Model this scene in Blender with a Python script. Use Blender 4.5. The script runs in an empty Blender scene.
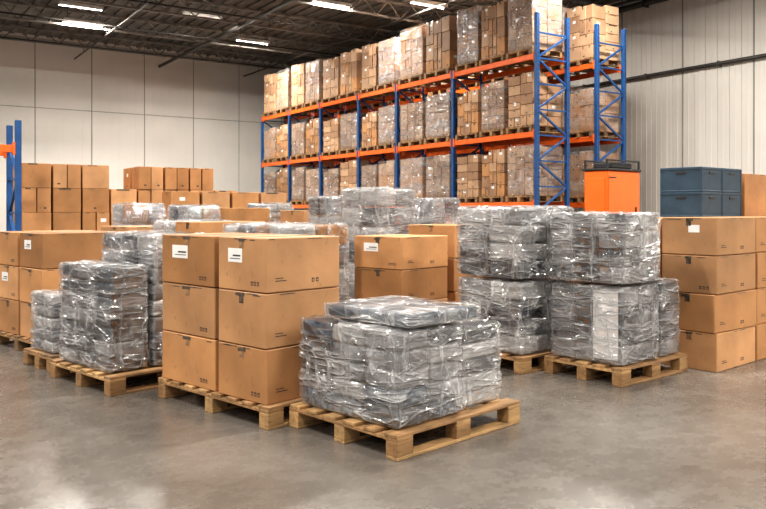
import bpy, math, random
from mathutils import Vector, Matrix, noise

scene = bpy.context.scene
rnd = random.Random(7)

# ------------------------------------------------------------------ materials
MAT = {}
def new_mat(name):
    m = bpy.data.materials.new(name); m.use_nodes = True
    nt = m.node_tree
    for n in list(nt.nodes): nt.nodes.remove(n)
    out = nt.nodes.new('ShaderNodeOutputMaterial')
    MAT[name] = m
    return m, nt, out
def N(nt, t, **kw):
    n = nt.nodes.new(t)
    for k, v in kw.items():
        if k in n.inputs: n.inputs[k].default_value = v
        else: setattr(n, k, v)
    return n
def L(nt, a, b): nt.links.new(a, b)
def coords(nt, scale=(1,1,1), rot=(0,0,0)):
    tc = N(nt, 'ShaderNodeTexCoord'); mp = N(nt, 'ShaderNodeMapping')
    mp.inputs['Scale'].default_value = scale; mp.inputs['Rotation'].default_value = rot
    L(nt, tc.outputs['Object'], mp.inputs['Vector'])
    return mp.outputs['Vector']
def ramp(nt, src, stops):
    r = N(nt, 'ShaderNodeValToRGB')
    els = r.color_ramp.elements
    while len(els) < len(stops): els.new(0.5)
    for e, (p, c) in zip(els, stops):
        e.position = p; e.color = c if len(c) == 4 else (*c, 1)
    L(nt, src, r.inputs['Fac'])
    return r.outputs['Color']
def g(x): return (x, x, x, 1)

def simple(name, col, rough=0.6, metal=0.0, var=0.15, scale=4.0, bump=0.0, stretch=(1,1,1), detail=4, spec=0.5, bd=0.01):
    m, nt, out = new_mat(name)
    p = N(nt, 'ShaderNodeBsdfPrincipled', Roughness=rough, Metallic=metal)
    p.inputs['Specular IOR Level'].default_value = spec
    v = coords(nt, stretch)
    no = N(nt, 'ShaderNodeTexNoise', Scale=scale, Detail=detail); L(nt, v, no.inputs['Vector'])
    lo = tuple(c*(1-var) for c in col); hi = tuple(min(1, c*(1+var)) for c in col)
    c = ramp(nt, no.outputs['Fac'], [(0.35, lo), (0.65, hi)])
    L(nt, c, p.inputs['Base Color'])
    if bump:
        b = N(nt, 'ShaderNodeBump', Strength=bump, Distance=bd)
        L(nt, no.outputs['Fac'], b.inputs['Height']); L(nt, b.outputs['Normal'], p.inputs['Normal'])
    L(nt, p.outputs['BSDF'], out.inputs['Surface'])
    return m

def cardboard(name, col):
    m, nt, out = new_mat(name)
    p = N(nt, 'ShaderNodeBsdfPrincipled', Roughness=0.58)
    p.inputs['Specular IOR Level'].default_value = 0.35
    v = coords(nt)
    n1 = N(nt, 'ShaderNodeTexNoise', Scale=2.3, Detail=5); L(nt, v, n1.inputs['Vector'])
    c1 = ramp(nt, n1.outputs['Fac'], [(0.3, tuple(c*0.76 for c in col)), (0.7, tuple(min(1, c*1.16) for c in col))])
    v2 = coords(nt, (1, 1, 0.6))
    n2 = N(nt, 'ShaderNodeTexNoise', Scale=22, Detail=6, Roughness=0.65); L(nt, v2, n2.inputs['Vector'])
    f2 = ramp(nt, n2.outputs['Fac'], [(0.60, g(0)), (0.72, g(0.5))])
    mx = N(nt, 'ShaderNodeMix', data_type='RGBA')
    L(nt, f2, mx.inputs['Factor']); L(nt, c1, mx.inputs['A'])
    mx.inputs['B'].default_value = (col[0]*0.42, col[1]*0.40, col[2]*0.40, 1)
    oi = N(nt, 'ShaderNodeObjectInfo')
    hs = N(nt, 'ShaderNodeHueSaturation')
    mr = N(nt, 'ShaderNodeMapRange'); mr.inputs['To Min'].default_value = 0.80; mr.inputs['To Max'].default_value = 1.2
    L(nt, oi.outputs['Random'], mr.inputs['Value']); L(nt, mr.outputs['Result'], hs.inputs['Value'])
    L(nt, mx.outputs['Result'], hs.inputs['Color'])
    L(nt, hs.outputs['Color'], p.inputs['Base Color'])
    b = N(nt, 'ShaderNodeBump', Strength=0.4, Distance=0.012)
    L(nt, n1.outputs['Fac'], b.inputs['Height']); L(nt, b.outputs['Normal'], p.inputs['Normal'])
    L(nt, p.outputs['BSDF'], out.inputs['Surface'])

cardboard('card_a', (0.47, 0.242, 0.105))
cardboard('card_b', (0.39, 0.195, 0.08))
cardboard('card_c', (0.53, 0.29, 0.14))
cardboard('card_pale', (0.47, 0.30, 0.185))
cardboard('card_dull', (0.34, 0.20, 0.118))
simple('tape', (0.30, 0.18, 0.095), 0.18, var=0.3, scale=14)
simple('tape_dark', (0.085, 0.065, 0.05), 0.3, var=0.5, scale=30)
simple('label', (0.80, 0.80, 0.79), 0.5, var=0.05)
simple('ink', (0.05, 0.04, 0.035), 0.7, var=0.2)
simple('dark_gap', (0.02, 0.017, 0.015), 0.9)
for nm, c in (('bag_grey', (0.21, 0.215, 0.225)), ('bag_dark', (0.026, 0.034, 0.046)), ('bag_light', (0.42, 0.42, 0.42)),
              ('bag_blue', (0.020, 0.052, 0.09)), ('glare_white', (0.74, 0.74, 0.75))):
    simple(nm, c, 0.28, var=0.4 if nm != 'glare_white' else .1, scale=3.2, bump=0.6, stretch=(1,1,3.5), detail=3, bd=0.03)
simple('orange_steel', (0.80, 0.14, 0.016), 0.4, var=0.10, scale=5)
simple('orange_paint', (0.88, 0.15, 0.015), 0.35, var=0.05, scale=3)
simple('blue_steel', (0.012, 0.072, 0.22), 0.4, var=0.15, scale=5)
simple('blue_plastic', (0.026, 0.058, 0.095), 0.5, var=0.15, scale=8)
simple('black_plastic', (0.02, 0.02, 0.022), 0.45, var=0.2)
simple('pipe_metal', (0.06, 0.055, 0.05), 0.45, metal=0.3, var=0.25)
simple('roof_steel', (0.24, 0.22, 0.20), 0.55, metal=0.2, var=0.3, scale=2)
simple('fixture_white', (0.7, 0.7, 0.7), 0.4, var=0.03)
simple('trim_grey', (0.42, 0.40, 0.37), 0.6, var=0.08)

for nm, col in (('wood_pale', (0.52, 0.325, 0.15)), ('wood_mid', (0.38, 0.22, 0.10)), ('wood_old', (0.25, 0.16, 0.085))):
    m, nt, out = new_mat(nm)
    p = N(nt, 'ShaderNodeBsdfPrincipled', Roughness=0.7)
    v = coords(nt, (1.2, 9, 9))
    n1 = N(nt, 'ShaderNodeTexNoise', Scale=3.0, Detail=6, Distortion=0.8); L(nt, v, n1.inputs['Vector'])
    v2 = coords(nt)
    n2 = N(nt, 'ShaderNodeTexNoise', Scale=5.0, Detail=3); L(nt, v2, n2.inputs['Vector'])
    c = ramp(nt, n1.outputs['Fac'], [(0.3, tuple(x*0.55 for x in col)), (0.5, col), (0.72, tuple(min(1, x*1.25) for x in col))])
    c2 = ramp(nt, n2.outputs['Fac'], [(0.35, g(0.65)), (0.65, g(1.0))])
    mx = N(nt, 'ShaderNodeMix', data_type='RGBA', blend_type='MULTIPLY'); mx.inputs['Factor'].default_value = 1
    L(nt, c, mx.inputs['A']); L(nt, c2, mx.inputs['B'])
    L(nt, mx.outputs['Result'], p.inputs['Base Color'])
    b = N(nt, 'ShaderNodeBump', Strength=0.3, Distance=0.004)
    L(nt, n1.outputs['Fac'], b.inputs['Height']); L(nt, b.outputs['Normal'], p.inputs['Normal'])
    L(nt, p.outputs['BSDF'], out.inputs['Surface'])

# clear stretch film: transparent sheet + glossy reflection + white creases
def film(name, haze, crease, gloss=0.14):
    m, nt, out = new_mat(name)
    tr = N(nt, 'ShaderNodeBsdfTransparent'); tr.inputs['Color'].default_value = (0.96, 0.96, 0.96, 1)
    gl = N(nt, 'ShaderNodeBsdfGlossy', Roughness=0.10); gl.inputs['Color'].default_value = (0.97, 0.98, 1.0, 1)
    p = N(nt, 'ShaderNodeBsdfPrincipled', Roughness=0.18)
    p.inputs['Base Color'].default_value = (0.86, 0.86, 0.87, 1)
    def M(op, a, b=None):
        n = N(nt, 'ShaderNodeMath', operation=op)
        for i, x in enumerate((a, b)):
            if x is None: continue
            if isinstance(x, (int, float)): n.inputs[i].default_value = x
            else: L(nt, x, n.inputs[i])
        return n.outputs[0]
    def streak(scale, rot, s, pw, dist):
        v = coords(nt, scale, rot)
        n = N(nt, 'ShaderNodeTexNoise', Scale=s, Detail=2.0, Roughness=0.5, Distortion=dist); L(nt, v, n.inputs['Vector'])
        d = M('ABSOLUTE', M('SUBTRACT', M('MULTIPLY', n.outputs['Fac'], 2.0), 1.0))
        return M('POWER', M('SUBTRACT', 1.0, d), pw)
    r1 = streak((1, 1, 6), (0.30, 0.25, 0), 1.6, 28, 0.35)
    r2 = streak((1, 1, 5), (-0.55, 0.5, 0.2), 1.8, 36, 0.4)
    r3 = streak((5, 5, 1), (0.35, -0.3, 0.3), 1.1, 38, 0.35)
    st = M('MAXIMUM', M('MAXIMUM', r1, r2), r3)
    v = coords(nt, (1, 1, 1.6), (0.4, 0.2, 0))
    nb = N(nt, 'ShaderNodeTexNoise', Scale=2.4, Detail=3, Distortion=0.6); L(nt, v, nb.inputs['Vector'])
    mr = N(nt, 'ShaderNodeMapRange'); mr.inputs['From Min'].default_value = .44; mr.inputs['From Max'].default_value = .68
    L(nt, nb.outputs['Fac'], mr.inputs['Value'])
    fac = M('MINIMUM', M('ADD', M('MULTIPLY', mr.outputs['Result'], haze), M('MULTIPLY', st, crease)), 0.92)
    hgt = M('ADD', st, M('MULTIPLY', nb.outputs['Fac'], 3.0))
    bp = N(nt, 'ShaderNodeBump', Strength=0.9, Distance=0.026); L(nt, hgt, bp.inputs['Height'])
    L(nt, bp.outputs['Normal'], p.inputs['Normal']); L(nt, bp.outputs['Normal'], gl.inputs['Normal'])
    m1 = N(nt, 'ShaderNodeMixShader'); m1.inputs['Fac'].default_value = gloss
    L(nt, tr.outputs[0], m1.inputs[1]); L(nt, gl.outputs[0], m1.inputs[2])
    m2 = N(nt, 'ShaderNodeMixShader'); L(nt, fac, m2.inputs['Fac'])
    L(nt, m1.outputs[0], m2.inputs[1]); L(nt, p.outputs[0], m2.inputs[2])
    L(nt, m2.outputs[0], out.inputs['Surface'])
film('film', 0.20, 0.46, 0.24)
film('film_milky', 0.34, 0.52, 0.24)
film('film_thin', 0.15, 0.26, 0.13)

# floor concrete
m, nt, out = new_mat('concrete')
p = N(nt, 'ShaderNodeBsdfPrincipled')
v = coords(nt)
n1 = N(nt, 'ShaderNodeTexNoise', Scale=0.7, Detail=8, Roughness=0.62, Distortion=0.8); L(nt, v, n1.inputs['Vector'])
n2 = N(nt, 'ShaderNodeTexNoise', Scale=5.0, Detail=8, Roughness=0.7); L(nt, v, n2.inputs['Vector'])
n3 = N(nt, 'ShaderNodeTexNoise', Scale=70, Detail=3); L(nt, v, n3.inputs['Vector'])
c1 = ramp(nt, n1.outputs['Fac'], [(0.30, (0.112, 0.097, 0.085)), (0.52, (0.148, 0.131, 0.116)), (0.72, (0.188, 0.170, 0.153))])
c2 = ramp(nt, n2.outputs['Fac'], [(0.3, g(0.84)), (0.65, g(1.05))])
c3 = ramp(nt, n3.outputs['Fac'], [(0.35, g(0.9)), (0.65, g(1.05))])
cur = c1
for cc in (c2, c3):
    mx = N(nt, 'ShaderNodeMix', data_type='RGBA', blend_type='MULTIPLY'); mx.inputs['Factor'].default_value = 1
    L(nt, cur, mx.inputs['A']); L(nt, cc, mx.inputs['B']); cur = mx.outputs['Result']
L(nt, cur, p.inputs['Base Color'])
rr = ramp(nt, n2.outputs['Fac'], [(0.3, g(0.20)), (0.7, g(0.34))])
L(nt, rr, p.inputs['Roughness'])
b = N(nt, 'ShaderNodeBump', Strength=0.04, Distance=0.01); L(nt, n2.outputs['Fac'], b.inputs['Height']); L(nt, b.outputs['Normal'], p.inputs['Normal'])
L(nt, p.outputs['BSDF'], out.inputs['Surface'])

simple('wall_panel', (0.79, 0.755, 0.705), 0.6, var=0.05, scale=0.5)
simple('wall_groove', (0.32, 0.30, 0.275), 0.6, var=0.1, scale=0.5)
simple('roof_deck', (0.17, 0.155, 0.14), 0.7, var=0.3, scale=0.8)

# ------------------------------------------------------------------ mesh builder
class Bd:
    def __init__(s): s.v=[]; s.f=[]; s.m=[]; s.sm=[]; s.names=[]
    def mi(s, name):
        if name not in s.names: s.names.append(name)
        return s.names.index(name)
    def box(s, c, size, mat, bev=0.003, R=None):
        hx, hy, hz = size[0]/2, size[1]/2, size[2]/2
        b = min(bev, hx*0.45, hy*0.45, hz*0.45)
        base = len(s.v); mi = s.mi(mat); c = Vector(c)
        def add(p):
            p = Vector(p)
            if R is not None: p = R @ p
            s.v.append(p + c)
        faces = []
        idx = {}
        k = 0
        for sx in (-1, 1):
            for sy in (-1, 1):
                for sz in (-1, 1):
                    add((sx*hx, sy*(hy-b), sz*(hz-b))); idx['x',sx,sy,sz] = base+k; k += 1
                    add((sx*(hx-b), sy*hy, sz*(hz-b))); idx['y',sx,sy,sz] = base+k; k += 1
                    add((sx*(hx-b), sy*(hy-b), sz*hz)); idx['z',sx,sy,sz] = base+k; k += 1
        q = [(-1,-1),(1,-1),(1,1),(-1,1)]
        for t in (-1, 1):
            faces.append([idx['x',t,a,b_] for a,b_ in q])
            faces.append([idx['y',a,t,b_] for a,b_ in q])
            faces.append([idx['z',a,b_,t] for a,b_ in q])
        for a in (-1,1):
            for c_ in (-1,1):
                faces.append([idx['x',a,c_,-1], idx['x',a,c_,1], idx['y',a,c_,1], idx['y',a,c_,-1]])
                faces.append([idx['x',a,-1,c_], idx['x',a,1,c_], idx['z',a,1,c_], idx['z',a,-1,c_]])
                faces.append([idx['y',-1,a,c_], idx['y',1,a,c_], idx['z',1,a,c_], idx['z',-1,a,c_]])
                for d in (-1,1):
                    faces.append([idx['x',a,c_,d], idx['y',a,c_,d], idx['z',a,c_,d]])
        for f in faces:
            p0, p1, p2 = s.v[f[0]], s.v[f[1]], s.v[f[2]]
            n = (p1-p0).cross(p2-p0)
            cen = sum((s.v[i] for i in f), Vector())/len(f)
            if n.dot(cen - c) < 0: f.reverse()
            s.f.append(f); s.m.append(mi); s.sm.append(False)
    def cbox(s, o, size, mat, bev=0.003):   # origin corner
        s.box((o[0]+size[0]/2, o[1]+size[1]/2, o[2]+size[2]/2), size, mat, bev)
    def strut(s, p1, p2, w, mat, w2=None):
        p1, p2 = Vector(p1), Vector(p2); d = p2-p1
        q = d.to_track_quat('Z', 'Y').to_matrix()
        s.box((p1+p2)/2, (w, w2 or w, d.length), mat, 0.002, q)
    def tube(s, p1, p2, r, mat, n=12):
        p1, p2 = Vector(p1), Vector(p2); d = p2-p1
        q = d.to_track_quat('Z', 'Y').to_matrix(); base = len(s.v); mi = s.mi(mat)
        for p in (p1, p2):
            for i in range(n):
                a = 2*math.pi*i/n
                s.v.append(p + q @ Vector((r*math.cos(a), r*math.sin(a), 0)))
        for i in range(n):
            j = (i+1) % n
            s.f.append([base+i, base+j, base+n+j, base+n+i]); s.m.append(mi); s.sm.append(True)
        s.f.append([base+i for i in range(n)][::-1]); s.m.append(mi); s.sm.append(False)
        s.f.append([base+n+i for i in range(n)]); s.m.append(mi); s.sm.append(False)
    def soft(s, c, size, mat, n=8, e=8.0, disp=None, R=None):
        """pillowy rounded block"""
        mi = s.mi(mat); c = Vector(c); keys = {}
        h = Vector(size)/2
        def vert(i, j, k):
            key = (i, j, k)
            if key in keys: return keys[key]
            t = []
            for a in (i, j, k):
                x = 2*a/n-1
                t.append(math.copysign(abs(x)**0.75, x) if x else 0)
            l = sum(abs(x)**e for x in t)**(1/e)
            d = Vector((t[0]/l, t[1]/l, t[2]/l))
            p = Vector((d.x*h.x, d.y*h.y, d.z*h.z))
            if disp:
                nn = Vector((abs(d.x)**6*(1 if d.x>0 else -1), abs(d.y)**6*(1 if d.y>0 else -1), abs(d.z)**6*(1 if d.z>0 else -1)))
                if nn.z < 0: nn.z = 0
                if nn.length > 1e-4:
                    nn.normalize()
                    if d.z < -.9: nn *= max(abs(d.x), abs(d.y))**12
                    p = p + nn*disp(p + c, d)
            if R is not None: p = R @ p
            s.v.append(p + c); keys[key] = len(s.v)-1
            return keys[key]
        for a in range(n):
            for b in range(n):
                for quad in (
                    [(a,b,n),(a+1,b,n),(a+1,b+1,n),(a,b+1,n)],
                    [(a,b,0),(a,b+1,0),(a+1,b+1,0),(a+1,b,0)],
                    [(n,a,b),(n,a+1,b),(n,a+1,b+1),(n,a,b+1)],
                    [(0,a,b),(0,a,b+1),(0,a+1,b+1),(0,a+1,b)],
                    [(a,0,b),(a+1,0,b),(a+1,0,b+1),(a,0,b+1)],
                    [(a,n,b),(a,n,b+1),(a+1,n,b+1),(a+1,n,b)]):
                    s.f.append([vert(*q) for q in quad]); s.m.append(mi); s.sm.append(True)
    def mesh(s, name):
        me = bpy.data.meshes.new(name)
        me.from_pydata([tuple(p) for p in s.v], [], s.f)
        for nm in s.names: me.materials.append(MAT[nm])
        me.polygons.foreach_set('material_index', s.m)
        me.polygons.foreach_set('use_smooth', s.sm)
        me.update()
        return me
def put(name, me, M):
    o = bpy.data.objects.new(name, me); scene.collection.objects.link(o); o.matrix_world = M
    return o
class Fr:
    def __init__(s, x, y, deg): s.x, s.y, s.a = x, y, math.radians(deg)
    def M(s, u=0, v=0, z=0, r=0, sc=(1,1,1)):
        c, n = math.cos(s.a), math.sin(s.a)
        return Matrix.Translation((s.x+u*c-v*n, s.y+u*n+v*c, z)) @ Matrix.Rotation(s.a+math.radians(r), 4, 'Z') @ Matrix.Diagonal((*sc, 1))

# ------------------------------------------------------------------ props
PH = 0.156
def add_pallet(B, wu, wv, seed, tone=('wood_pale','wood_mid')):
    r = random.Random(seed)
    t = lambda: tone[0] if r.random() < 0.65 else tone[1]
    bw = 0.1
    for v in (0, wv/2-bw/2, wv-bw):                     # bottom runners
        B.cbox((0, v, 0), (wu, bw, 0.022), t())
        for u in (0, wu/2-0.07, wu-0.14):
            B.cbox((u, v, 0.022), (0.14, bw, 0.09), t(), 0.004)
    for u in (0, wu/2-0.07, wu-0.14):                   # cross stringers
        B.cbox((u, 0, 0.112), (0.14, wv, 0.022), t())
    nb = max(5, int(wv/0.165))
    gap = (wv - nb*0.115)/(nb-1)
    for i in range(nb):
        w = 0.115 + r.uniform(-0.008, 0.006)
        B.cbox((r.uniform(-0.004, 0.004), i*(0.115+gap)+0.001, 0.134), (wu, w, 0.022-r.uniform(0, 0.001)), t(), 0.003)
def pallet(fr, u, v, wu, wv, seed, tone=('wood_pale','wood_mid')):
    B = Bd(); add_pallet(B, wu, wv, seed, tone)
    return put('wooden_pallet', B.mesh('wooden_pallet'), fr.M(u, v))

def add_carton(B, o, s, r, mat, detail=2):
    x, y, z = o; w, d, h = s
    B.cbox(o, s, mat, 0.006)
    e = 0.0012
    tm = 'tape' if r.random() < 0.6 else 'tape_dark'
    if detail == 0:
        return
    tw = 0.05; drop = min(h*0.22, 0.075)
    B.cbox((x+0.006, y+d/2-tw/2, z+h), (w-0.012, tw, e), 'tape', 0.0002)
    for xx in (x-e, x+w):
        B.cbox((xx, y+d/2-tw/2, z+h-drop-0.006), (e, tw, drop), tm, 0.0002)
    if detail == 1:
        if r.random() < 0.5: B.cbox((x+w*0.2, y-e, z+h-0.03), (w*r.uniform(.3,.6), e, 0.028), r.choice(['tape_dark','tape']), 0.0002)
        if r.random() < 0.5: B.cbox((x-e, y+d*r.uniform(.1,.5), z+h*.15), (e, .06, .03), 'ink', 0.0002)
        if r.random() < 0.4: B.cbox((x+w*r.uniform(.1,.6), y-e, z+h*.15), (.05, e, .03), 'ink', 0.0002)
    if detail > 1:
        B.cbox((x+0.01, y+d/2-0.0015, z+h+e), (w-0.02, 0.003, 0.0004), 'dark_gap', 0.0001)
        B.cbox((x-e*2, y+d/2-tw*r.uniform(.6,.9), z+h-drop*r.uniform(.35,.5)), (e, tw*r.uniform(1.2,2.2), drop*.3), 'tape_dark', 0.0002)
        for k in range(3):
            yy = y + r.uniform(0.03, 0.75)*d
            B.cbox((x-e, yy, z+h-0.012-r.uniform(0, .01)), (e, r.uniform(.04,.14), 0.007), 'tape_dark', 0.0002)
        for k in range(2):
            xx = x + r.uniform(0.03, 0.75)*w
            B.cbox((xx, y-e, z+h-0.013), (r.uniform(.05,.14), e, 0.007), 'tape_dark', 0.0002)
        if r.random() < 0.8:
            for k in range(3):
                B.cbox((x-e, y+d*0.14+k*0.035, z+h*0.12), (e, 0.022, 0.028), 'ink', 0.0002)
                B.cbox((x-e*1.5, y+d*0.14+k*0.035+0.005, z+h*0.12+0.006), (e, 0.012, 0.012), mat, 0.0002)
        if r.random() < 0.8:
            for k in range(2):
                B.cbox((x+w*0.60+k*0.04, y-e, z+h*0.14), (0.025, e, 0.03), 'ink', 0.0002)
                B.cbox((x+w*0.60+k*0.04+0.006, y-e*1.5, z+h*0.14+0.007), (0.013, e, 0.013), mat, 0.0002)
            B.cbox((x+w*0.12, y-e, z+h*0.2), (0.10, e, 0.006), 'ink', 0.0002)
            B.cbox((x+w*0.12, y-e, z+h*0.25), (0.07, e, 0.006), 'ink', 0.0002)
    if r.random() < (0.30 if detail == 1 else 0.12):
        lw, lh = 0.11, 0.07
        if r.random() < 0.5: B.cbox((x-e, y+d*0.3, z+h*0.6), (e, lw, lh), 'label', 0.0002)
        else: B.cbox((x+w*0.3, y-e, z+h*0.6), (lw, e, lh), 'label', 0.0002)

CM = ['card_a', 'card_b', 'card_c']
def cartons(fr, u, v, z0, w, d, h, n, seed, labels=(), jit=.9):
    """column of individual cardboard boxes; origin = front corner"""
    r = random.Random(seed)
    for i in range(n):
        B = Bd(); mat = r.choice(CM)
        w_, d_ = w*r.uniform(.98, 1), d*r.uniform(.98, 1)
        add_carton(B, (-w_/2, -d_/2, 0), (w_, d_, h-0.006), r, mat, 2)
        if i in labels:
            e = 0.0016
            B.cbox((-w_/2-e, -0.01, h*0.52), (e, d_*0.30, h*0.26), 'label', 0.0002)
            B.cbox((-w_/2-e*1.6, 0.01, h*0.58), (e, d_*0.22, h*0.015), 'ink', 0.0002)
            B.cbox((-w_/2-e*1.6, 0.01, h*0.63), (e, d_*0.16, h*0.03), 'ink', 0.0002)
        put('cardboard_box', B.mesh('cardboard_box'), fr.M(u+w/2, v+d/2, z0+i*h, r.uniform(-jit, jit)))

def hull_disp(seed, amp, nl, zmin, h):
    off = Vector((seed*3.7, seed*1.3, seed*2.1))
    def f(p, d):
        a = noise.noise(Vector((p.x*3, p.y*3, p.z*4)) + off)*amp*.8
        s_ = p.x - p.y
        for (k, fr_) in ((.45, 11), (-.6, 9)):
            t = p.z + k*s_
            n_ = noise.noise(Vector((t*fr_, s_*1.5, (p.x+p.y)*1.5)) + off*(1+k))
            a += max(0, 1-abs(n_)*5)*amp*.55
        if nl:
            t = (p.z-zmin)/h*nl
            a -= amp*0.35*max(0, 1-abs(t-round(t))*6)*(1-abs(d.z)**6)
        return a
    return f
def add_wrapped(B, o, s, nu, nv, nl, seed, mats, nb=6, nh=24, fm='film', amp=0.011):
    r = random.Random(seed)
    x, y, z = o; w, d, h = s
    lh = h/nl
    for k in range(nl):
        shrink = r.uniform(0, .014)
        for i in range(nu):
            for j in range(nv):
                if 0 < i < nu-1 and 0 < j < nv-1 and k < nl-1: continue
                bw, bd_ = (w-shrink)/nu, (d-shrink)/nv
                c = (x+shrink/2+(i+.5)*bw, y+shrink/2+(j+.5)*bd_, z+(k+.5)*lh)
                sd = r.random()*50
                B.soft(c, (bw*r.uniform(.95,.99), bd_*r.uniform(.95,.99), lh*r.uniform(.90, .98)), r.choice(mats), nb, 11.0,
                       lambda p, dd, sd=sd: 0.006*noise.noise(p*7+Vector((sd,sd,sd))))
    g_ = 0.008
    B.soft((x+w/2, y+d/2, z+h/2+0.004), (w+2*g_, d+2*g_, h+0.014), fm, nh, 24.0, hull_disp(seed, amp, nl if nl < 5 else nl/2, z, h))
CL = 0.006
def wrapped(fr, u, v, z0, w, d, h, nu, nv, nl, seed, mats=('bag_grey','bag_dark','bag_light'), nb=6, nh=24, fm='film', name='shrink_wrapped_load', r=0, sheet=False):
    B = Bd(); add_wrapped(B, (-w/2,-d/2,CL), (w,d,h-CL-.01), nu, nv, nl, seed, mats, nb, nh, fm)
    if sheet: B.cbox((-w/2-.004, -d/2+.03, .05), (.006, .25, h-.09), 'glare_white', .002)  # thin white slab under the film; puts the wrap's glare in as colour
    return put(name, B.mesh(name), fr.M(u+w/2, v+d/2, z0, r))

def add_carton_load(B, w, d, h, nu, nv, nl, seed, mats, z0=0, det=1, film_m=None):
    r = random.Random(seed)
    for i in range(nu):
        for j in range(nv):
            bw, bd_ = w/nu, d/nv
            nk = nl + r.choice([-1, 0, 0, 1]); tot = h*r.choice([1, 1, .97, .9, .82] if not film_m else [1, 1, .98, .94])
            cuts = [r.uniform(.75, 1.25) for _ in range(nk)]; sm = sum(cuts); z = z0
            for k in range(nk):
                lh = tot*cuts[k]/sm
                split = r.random() < .25
                for q in range(2 if split else 1):
                    dd = bd_/(2 if split else 1)
                    add_carton(B, (-w/2+i*bw+r.uniform(0,.014), -d/2+j*bd_+q*dd+r.uniform(0,.01), z), (bw-.02, dd-.02, lh-.01), r, r.choice(mats), det)
                z += lh
    if film_m:
        B.soft((0,0,z0+h/2+.008), (w+.03, d+.03, h+.014), film_m, 14, 24.0, hull_disp(seed, .012, nl/2, z0, h))

# ------------------------------------------------------------------ room
A = 33.43
RM = Fr(0, 0, A)           # u toward right wall, v toward far wall
FAR, SIDE, H = 31.5, 19.5, 8.1
U0, V0 = -22.0, -12.0
B = Bd(); B.cbox((U0, V0, -0.2), (SIDE-U0+0.2, FAR-V0+0.2, 0.2), 'concrete', 0.001)
put('floor', B.mesh('floor'), RM.M())
B = Bd()
B.cbox((U0, FAR+0.03, 0), (SIDE-U0+0.2, 0.17, H), 'wall_groove', 0.001)
pw = 2.05; x = SIDE-0.05
while x-pw > U0:
    for z0, z1 in ((0.0, 5.35), (5.375, H)):
        B.cbox((x-pw+0.018, FAR, z0), (pw-0.036, 0.05, z1-z0), 'wall_panel', 0.008)
    for k in range(1, 6):
        B.cbox((x-pw+k*pw/6-0.006, FAR-0.004, 0), (0.012, 0.006, H), 'wall_panel', 0.002)
    x -= pw
put('wall_far', B.mesh('wall_far'), RM.M())
B = Bd()
B.cbox((SIDE+0.03, V0, 0), (0.17, FAR-V0, H), 'wall_groove', 0.001)
y = FAR-0.02; k = 0
while y-0.36 > V0:
    B.cbox((SIDE, y-0.355, 0), (0.05, 0.35, H), 'wall_panel', 0.014)
    B.cbox((SIDE-0.012, y-0.19, 0), (0.02, 0.03, H), 'wall_panel', 0.006)
    if k % 6 == 0: B.cbox((SIDE-0.02, y-0.375, 0), (0.03, 0.04, H), 'wall_groove', 0.004)
    y -= 0.36; k += 1
put('wall_side', B.mesh('wall_side'), RM.M())
B = Bd()
B.cbox((U0, V0, H), (SIDE-U0+0.2, FAR-V0+0.2, 0.15), 'roof_deck', 0.001)
x = U0+0.2
while x < SIDE:
    B.cbox((x, V0, H-0.06), (0.14, FAR-V0, 0.06), 'roof_deck', 0.01); x += 0.42
put('ceiling', B.mesh('ceiling'), RM.M())
B = Bd()
zt, zb = H-0.1, H-0.62
ulen = SIDE-U0-0.3
B.cbox((0, -0.06, zt-0.05), (ulen, 0.12, 0.07), 'roof_steel'); B.cbox((0, -0.05, zb), (ulen, 0.10, 0.06), 'roof_steel')
n = int(ulen/0.9)
for i in range(n):
    a, b_, c_ = i*ulen/n, (i+.5)*ulen/n, (i+1)*ulen/n
    B.strut((a, 0, zb+.03), (b_, 0, zt-.02), 0.04, 'roof_steel'); B.strut((b_, 0, zt-.02), (c_, 0, zb+.03), 0.04, 'roof_steel')
tm = B.mesh('roof_truss')
v = FAR-1.6
while v > V0:
    put('roof_truss', tm, RM.M(U0+0.15, v)); v -= 3.3
B = Bd()
for i, (u, r_) in enumerate([(2, .045), (6.5, .03), (9.8, .06), (13.5, .03), (17.8, .05)]):
    z = H-0.72-0.05*(i % 2)
    B.tube((u, V0, z), (u, FAR-0.05, z), r_, 'pipe_metal')
    v = FAR-1.6
    while v > V0: B.tube((u, v, z), (u, v, H-.6), .012, 'pipe_metal', 6); v -= 3.3
for v in (28.6, 25.0, 21.6, 17.0):
    B.tube((2, v, H-.82), (17.8, v, H-.82), .03, 'pipe_metal')
put('sprinkler_pipe', B.mesh('sprinkler_pipe'), RM.M())
B = Bd()
B.tube((SIDE-.12, 2, 5.52), (SIDE-.12, FAR-.1, 5.52), .055, 'pipe_metal')
B.tube((SIDE-.16, 12, 7.7), (SIDE-.16, FAR-.1, 7.7), .09, 'pipe_metal')
v = 3
while v < FAR:
    B.cbox((SIDE-.18, v, 5.45), (.18, .05, .14), 'pipe_metal', .004)
    if v > 12: B.cbox((SIDE-.26, v, 7.59), (.26, .05, .22), 'pipe_metal', .004)
    v += 2.4
put('wall_pipe', B.mesh('wall_pipe'), RM.M())
B = Bd(); B.cbox((U0, FAR-.02, H-.28), (SIDE-U0-.1, .04, .16), 'trim_grey'); put('trim_1', B.mesh('trim_1'), RM.M())

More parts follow.
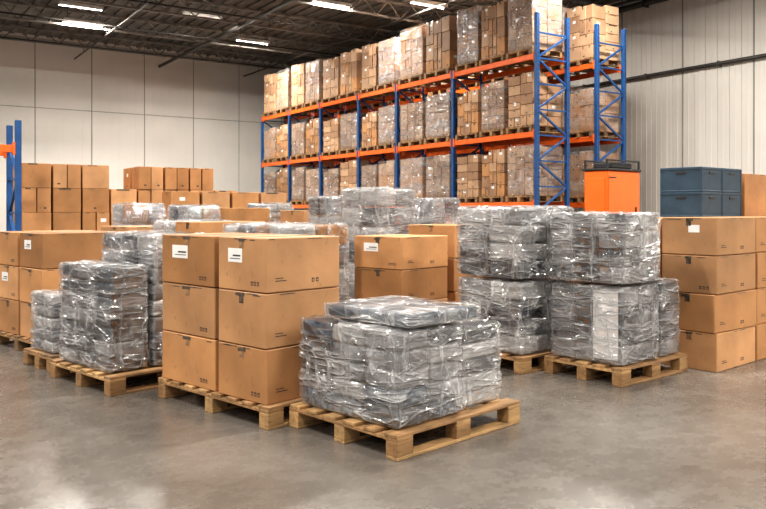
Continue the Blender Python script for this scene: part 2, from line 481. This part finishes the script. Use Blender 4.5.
# ------------------------------------------------------------------ lights
fixB = Bd()
fixB.cbox((-.62, -.11, 0.012), (1.24, .22, .07), 'fixture_white', .01)
fixB.cbox((-.62, -.11, -.02), (1.24, .015, .035), 'fixture_white', .003)
fixB.cbox((-.62, .095, -.02), (1.24, .015, .035), 'fixture_white', .003)
fixme = fixB.mesh('housing')
rodB = Bd()
for xx in (-.5, .5): rodB.tube((xx, 0, .08), (xx, 0, .5), .008, 'pipe_metal', 6)
rodme = rodB.mesh('hanger')
def lamp(x, y, z, rot, power):
    e = bpy.data.objects.new('ceiling_strip_light', None); scene.collection.objects.link(e)
    e.matrix_world = Matrix.Translation((x, y, z)) @ Matrix.Rotation(math.radians(rot), 4, 'Z')
    for nm, me in (('housing', fixme), ('hanger', rodme)):
        o = bpy.data.objects.new(nm, me); scene.collection.objects.link(o); o.parent = e
    ld = bpy.data.lights.new('tube', 'AREA'); ld.shape = 'RECTANGLE'; ld.size = 1.2; ld.size_y = .18
    ld.energy = power; ld.color = (1, .945, .865)
    lo = bpy.data.objects.new('tube', ld); scene.collection.objects.link(lo); lo.parent = e; lo.location = (0, 0, -.002)
LZ = H-.5
for (x, y) in ((-9.75, 25.2), (-9.05, 23.2), (-5.7, 24.4), (-4.7, 28.0), (-1.5, 22.9)):
    lamp(x, y, LZ, A, 340)
for iu in range(4):
    for iv in range(5):
        u = -9+iu*7.6; v = -8+iv*6.6
        M = RM.M(u, v)
        pw_ = 580
        if iu == 0: pw_ = 330
        if iu == 1 and iv < 2: pw_ = 400
        if iu == 3: pw_ = 450 if iv > 2 else 760
        lamp(M.translation.x, M.translation.y, LZ, A, pw_)

w = bpy.data.worlds.new('world'); scene.world = w; w.use_nodes = True
w.node_tree.nodes['Background'].inputs[0].default_value = (1.0, .97, .93, 1)
w.node_tree.nodes['Background'].inputs[1].default_value = 0.42

# ------------------------------------------------------------------ pallet racks
RK = Fr(3.582, 18.0, A)
POS = [0, 3.1, 5.75, 7.9, 10.4, 12.8, 15.2]
LV = [1.69, 3.34, 5.16]
def rack(fr, u0, pos, levels, D=1.0, hend=6.1, hmid=5.22, name='pallet_rack'):
    B = Bd()
    for i, s in enumerate(pos):
        hh = hend if i == 0 else hmid
        for u in (0, D):
            B.cbox((u-.045, s-.05, 0), (.09, .10, hh), 'blue_steel', .006)
            B.cbox((u-.08, s-.09, 0), (.16, .18, .012), 'blue_steel', .002)
            if i == 0:
                zz = .15
                while zz < hh-.05:
                    B.cbox((u-.012, s-.0515, zz), (.024, .003, .035), 'dark_gap', .0005); zz += .1
        z = .25; k = 0
        B.strut((0, s, .2), (D, s, .2), .035, 'blue_steel')
        while z+.6 < hh:
            a, b_ = (0, D) if k % 2 == 0 else (D, 0)
            B.strut((a, s, z), (b_, s, z+.6), .045, 'blue_steel'); z += .6; k += 1
            B.strut((0, s, z), (D, s, z), .035, 'blue_steel')
    for z in levels:
        for u in (-.005, D+.005):
            for a, b_ in zip(pos[:-1], pos[1:]):
                B.cbox((u-.03, a+.05, z-.13), (.06, b_-a-.10, .13), 'orange_steel', .006)
                for yy in (a+.05, b_-.09): B.cbox((u-.05, yy, z-.17), (.10, .04, .22), 'orange_steel', .003)
    return put(name, B.mesh(name), fr.M(u0, 0))
rack(RK, 0, POS, LV)
rack(RK, 2.05, POS, LV)

variants = []
specs = [(3,2,5,('card_pale','card_dull'),'film_thin'), (2,2,4,('card_pale','card_a'),'film_thin'), (3,2,4,('card_a','card_pale','card_dull'),None),
         (2,2,5,('card_pale','card_dull','card_a'),'film'), (3,2,6,('card_dull','card_pale'),'film_thin'), (2,2,5,('card_pale','card_dull'),None)]
for i, (a, b_, c_, ms, fm) in enumerate(specs):
    for hv in (1.42, 1.20):
        B = Bd(); add_pallet(B, 1.10, 1.04, i, ('wood_mid','wood_old'))
        for q in range(len(B.v)): B.v[q] = B.v[q] + Vector((-.55, -.52, 0))
        add_carton_load(B, 1.0, 1.0, hv, b_, a, c_, i*7+int(hv*10), ms, PH, 1, fm)
        variants.append((hv, B.mesh('boxed_pallet_load')))
def rack_loads(fr, u0, levels, seed, D=1.0):
    r = random.Random(seed); last = None
    for li, z in enumerate(levels):
        for bi, (a, b_) in enumerate(zip(POS[:-1], POS[1:])):
            n = 3 if bi == 0 else 2
            ww = (b_-a-.16)/n
            for k in range(n):
                want = 1.42 if z > 5 else 1.20
                hv, me = r.choice([q for q in variants if q[0] == want and q[1] is not last]); last = me
                put('boxed_pallet_load', me, fr.M(u0+D/2, a+.08+ww*(k+.5), z+.0005, r.uniform(-1,1), (1, (ww-.07)/1.04*r.uniform(.95,1), r.uniform(.92, 1.07) if z > 5 else r.uniform(.88, 1.05))))
rack_loads(RK, 0, [0.0]+LV, 3)
rack_loads(RK, 2.05, [0.0]+LV, 4)
rack(Fr(-6.86, 14.2, A-90), 0, [-5.4, -2.7, 0], [.9, 2.62], 1.0, 3.05, 3.05)

# ------------------------------------------------------------------ floor loads
FA = Fr(.084, 4.60, 44)
pallet(FA, 0, 0, 1.23, 1.06, 1)
B = Bd()
bm = ('bag_grey','bag_dark','bag_light','bag_grey','bag_dark','bag_blue','bag_light')
add_wrapped(B, (.06, .06, CL), (.61, .96, .585), 2, 3, 5, 11, bm, 8, 64, 'film', .013)
add_wrapped(B, (.70, .10, CL), (.43, .86, .54), 1, 3, 5, 12, bm, 8, 50, 'film', .013)
add_wrapped(B, (.16, .04, .616), (.68, .84, .08), 1, 2, 1, 13, ('bag_blue','bag_dark'), 8, 36, 'film', .006)
put('shrink_wrapped_load', B.mesh('shrink_wrapped_load'), FA.M(0, 0, PH))

FB = Fr(-.781, 5.25, 47)
pallet(FB, 0, 0, .86, 1.40, 2, ('wood_mid','wood_pale'))
cartons(FB, .02, .05, PH, .71, .565, .385, 3, 21, (2,))
cartons(FB, .02, .655, PH, .71, .73, .385, 3, 22, (2,))

FC = Fr(-2.19, 6.2, 47)
pallet(FC, 0, 0, 1.1, 1.1, 3, ('wood_mid','wood_pale'))
wrapped(FC, .05, .10, PH, .34, .92, .88, 1, 3, 7, 31, ('bag_dark','bag_grey','bag_dark'), 6, 44)
wrapped(FC, .44, .08, PH, .58, .92, 1.14, 2, 3, 8, 32, ('bag_grey','bag_light','bag_dark'), 6, 36)

FD2 = Fr(-3.05, 7.1, 47)
pallet(FD2, 0, 0, .9, .62, 4, ('wood_mid','wood_old'))
wrapped(FD2, .04, .06, PH, .6, .46, .56, 2, 2, 5, 41, ('bag_grey','bag_light'), 6, 26)
FD = Fr(-3.46, 7.82, 47)
pallet(FD, 0, 0, 1.0, 1.25, 5, ('wood_mid','wood_old'))
cartons(FD, .03, .04, PH, .93, .57, .37, 3, 42, (2,))
cartons(FD, .03, .65, PH, .93, .57, .37, 3, 43, (1,))

FE = Fr(.2, 8.15, 47)
pallet(FE, 0, -.02, .85, .8, 6, ('wood_mid','wood_old'))
cartons(FE, .02, .02, PH, .79, .72, .354, 3, 51, (2,))
FE2 = Fr(.84, 9.0, 47)
pallet(FE2, 0, 0, .8, .8, 7, ('wood_mid','wood_old'))
cartons(FE2, .03, .03, PH, .73, .73, .39, 3, 52)

FF = Fr(1.264, 7.03, 40)
pallet(FF, 0, 0, .85, .88, 8, ('wood_mid','wood_pale'))
wrapped(FF, .03, .04, PH, .76, .80, .68, 2, 2, 4, 61, ('bag_grey','bag_dark','bag_light'), 7, 44, 'film_milky')
wrapped(FF, .02, .02, PH+.70, .79, .83, .68, 2, 2, 4, 62, ('bag_grey','bag_light','bag_dark'), 7, 44, 'film_milky', r=-2)

FG = Fr(2.016, 6.52, 40)
pallet(FG, 0, 0, 1.08, .82, 9, ('wood_mid','wood_pale'))
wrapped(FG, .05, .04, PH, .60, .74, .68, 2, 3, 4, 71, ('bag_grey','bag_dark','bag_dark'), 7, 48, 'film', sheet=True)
wrapped(FG, .04, .03, PH+.70, .62, .76, .62, 2, 3, 4, 72, ('bag_dark','bag_grey','bag_dark'), 7, 48, 'film_milky', r=1.5)
wrapped(FG, .71, .06, PH, .32, .70, .70, 1, 3, 5, 73, ('bag_dark','bag_grey'), 6, 30, 'film')

FH = Fr(3.067, 7.12, 40)
cartons(FH, 0, 0, 0, .82, .55, .359, 4, 81, jit=1.6)
cartons(FH, .87, .02, 0, .82, .55, .359, 4, 82)
cartons(FH, 1.74, .02, 0, .82, .55, .359, 4, 83)
cartons(FH, .08, .61, 0, .82, .55, .356, 4, 84)
cartons(FH, .95, .61, 0, .90, .55, .356, 4, 85)
cartons(FH, 1.90, .61, 0, .80, .55, .356, 4, 86)
cartons(FH, 1.92, .63, 1.425, .74, .50, .50, 1, 87)
B = Bd(); cw, cd, ch = .45, .49, .27
B.cbox((.006, .006, 0), (cw-.012, cd-.012, ch-.02), 'blue_plastic', .012)
B.cbox((0, 0, ch-.032), (cw, cd, .032), 'blue_plastic', .006)
B.cbox((.001, .001, 0), (cw-.002, cd-.002, .02), 'blue_plastic', .006)
for a in (0, cw-.02):
    for c_ in (0, cd-.02): B.cbox((a+.001, c_+.001, .01), (.018, .018, ch-.03), 'blue_plastic', .003)
B.cbox((cw/2-.06, -.001, ch-.075), (.12, .01, .025), 'black_plastic', .003)
B.cbox((-.001, cd/2-.06, ch-.075), (.01, .12, .025), 'black_plastic', .003)
crate = B.mesh('plastic_storage_crate')
for k in range(2):
    for j in range(2):
        put('plastic_storage_crate', crate, FH.M(.97+j*.455, .64, 1.4245+k*.2705))

FO = Fr(3.48, 12.0, 40)
B = Bd()
B.cbox((0, 0, .14), (.92, .43, 1.98), 'orange_paint', .02)
B.cbox((.04, .03, .08), (.84, .37, .08), 'black_plastic', .01)
for a in (.1, .82):
    for c_ in (.08, .35):
        B.tube((a-.02, c_, .05), (a+.02, c_, .05), .05, 'black_plastic')
B.cbox((.03, -.012, .25), (.86, .014, .85), 'orange_paint', .006)
B.cbox((.03, -.012, 1.13), (.86, .014, .92), 'orange_paint', .006)
B.cbox((-.012, .04, .25), (.014, .35, 1.75), 'orange_paint', .006)
for k in range(5): B.cbox((.15, -.018, 1.2+k*.04), (.3, .008, .015), 'black_plastic', .002)
B.cbox((.76, -.03, 1.35), (.03, .02, .2), 'black_plastic', .004)
B.cbox((.03, -.016, 2.0), (.2, .008, .02), 'black_plastic', .002)
B.cbox((-.02, -.02, 2.12), (.96, .47, .035), 'black_plastic', .008)
B.cbox((.18, .05, 2.155), (.6, .34, .10), 'black_plastic', .03)
for a in (.0, .89):
    for c_ in (.0, .40): B.cbox((a, c_, 2.15), (.03, .03, .13), 'black_plastic', .004)
B.cbox((0, 0, 2.27), (.92, .03, .025), 'black_plastic'); B.cbox((0, .40, 2.27), (.92, .03, .025), 'black_plastic')
put('equipment_cabinet', B.mesh('equipment_cabinet'), FO.M())

def wp(x, y, w, d, top, nu, nv, nl, seed, fm='film', mats=('bag_grey','bag_light','bag_dark'), deg=45):
    f = Fr(x, y, deg); pallet(f, 0, 0, w+.08, d+.08, seed, ('wood_mid','wood_old'))
    wrapped(f, .04, .04, PH, w, d, top-PH, nu, nv, nl, seed, mats, 5, 24, fm)
def cp(x, y, w, d, top, n, seed, deg=45):
    f = Fr(x, y, deg); pallet(f, 0, 0, w+.06, d+.06, seed, ('wood_mid','wood_old'))
    cartons(f, .03, .03, PH, w, d, (top-PH)/n, n, seed)
wp(-.07, 11.0, .80, .82, 1.83, 2, 2, 6, 101)
wp(-.86, 12.1, .62, .5, 1.73, 2, 2, 5, 102)
wp(.78, 12.3, .72, .6, 1.70, 2, 2, 5, 103)
wp(-2.19, 14.0, .7, .5, 1.63, 2, 2, 5, 104)
cp(-1.35, 13.3, .8, .7, 1.5, 4, 105)
wp(-3.6, 11.0, .55, .6, 1.60, 2, 2, 5, 106, mats=('bag_grey','card_a','bag_light'))
wp(-2.90, 11.28, .6, .5, 1.58, 2, 2, 5, 107, mats=('bag_dark','card_b','bag_grey'))
cp(-2.55, 12.4, .9, .8, 1.54, 5, 108)
f = Fr(-1.0, 7.7, 47); pallet(f, 0, 0, 1.0, 1.1, 109, ('wood_mid','wood_old'))
wrapped(f, .03, .03, PH, .93, .5, 1.2, 2, 2, 5, 109, ('bag_dark','bag_light','card_b'), 5, 24)
wrapped(f, .03, .58, PH, .9, .48, 1.2, 2, 2, 5, 110, ('bag_dark','bag_light','card_b'), 5, 24)
f = Fr(-2.05, 8.6, 47); pallet(f, 0, 0, 1.0, 1.1, 111, ('wood_mid','wood_old'))
cartons(f, .03, .03, PH, .93, .5, .405, 3, 111)
wrapped(f, .03, .58, PH, .9, .48, 1.22, 2, 2, 5, 112, ('bag_dark','bag_light','bag_blue'), 5, 24)
cp(-3.1, 9.4, .9, .8, 1.30, 3, 113)
cp(2.9, 10.2, .8, .8, 1.2, 3, 114)

FW = Fr(-7.0, 15.0, A)
r = random.Random(5)
tops = [(0,5),(1,5),(2,5),(3,4),(4,5),(5,5),(6,5),(7,4)]
for k, nn in tops:
    for j in range(2):
        B = Bd()
        for i in range(nn):
            nq = r.choice([1, 2, 2])
            for q in range(nq):
                ww = .54/nq
                add_carton(B, (q*ww+r.uniform(0,.008), r.uniform(0,.03), i*.484+.0), (ww-.018, .56, .481), r, r.choice(CM), 1)
        put('cardboard_box_stack', B.mesh('cardboard_box_stack'), FW.M(k*.56, j*.64, 0, r.uniform(-.6,.6)))
for k in range(4):
    B = Bd()
    for i in range(4): add_carton(B, (0, 0, i*.47), (.6, .58, .467), r, r.choice(CM), 1)
    put('cardboard_box_stack', B.mesh('cardboard_box_stack'), FW.M(2.6+k*.66, -1.0, 0))

# ------------------------------------------------------------------ camera
cd_ = bpy.data.cameras.new('camera'); cam = bpy.data.objects.new('camera', cd_); scene.collection.objects.link(cam)
cam.location = (0, 0, 1.5); cam.rotation_euler = (math.pi/2, 0, 0)
cd_.sensor_width = 36; cd_.lens = 36.33; cd_.shift_y = -0.0581; cd_.clip_end = 200
scene.camera = cam
scene.view_settings.view_transform = 'Standard'
try: scene.view_settings.look = 'Medium High Contrast'
except Exception as ex: print('look', ex)
scene.view_settings.exposure = -0.08
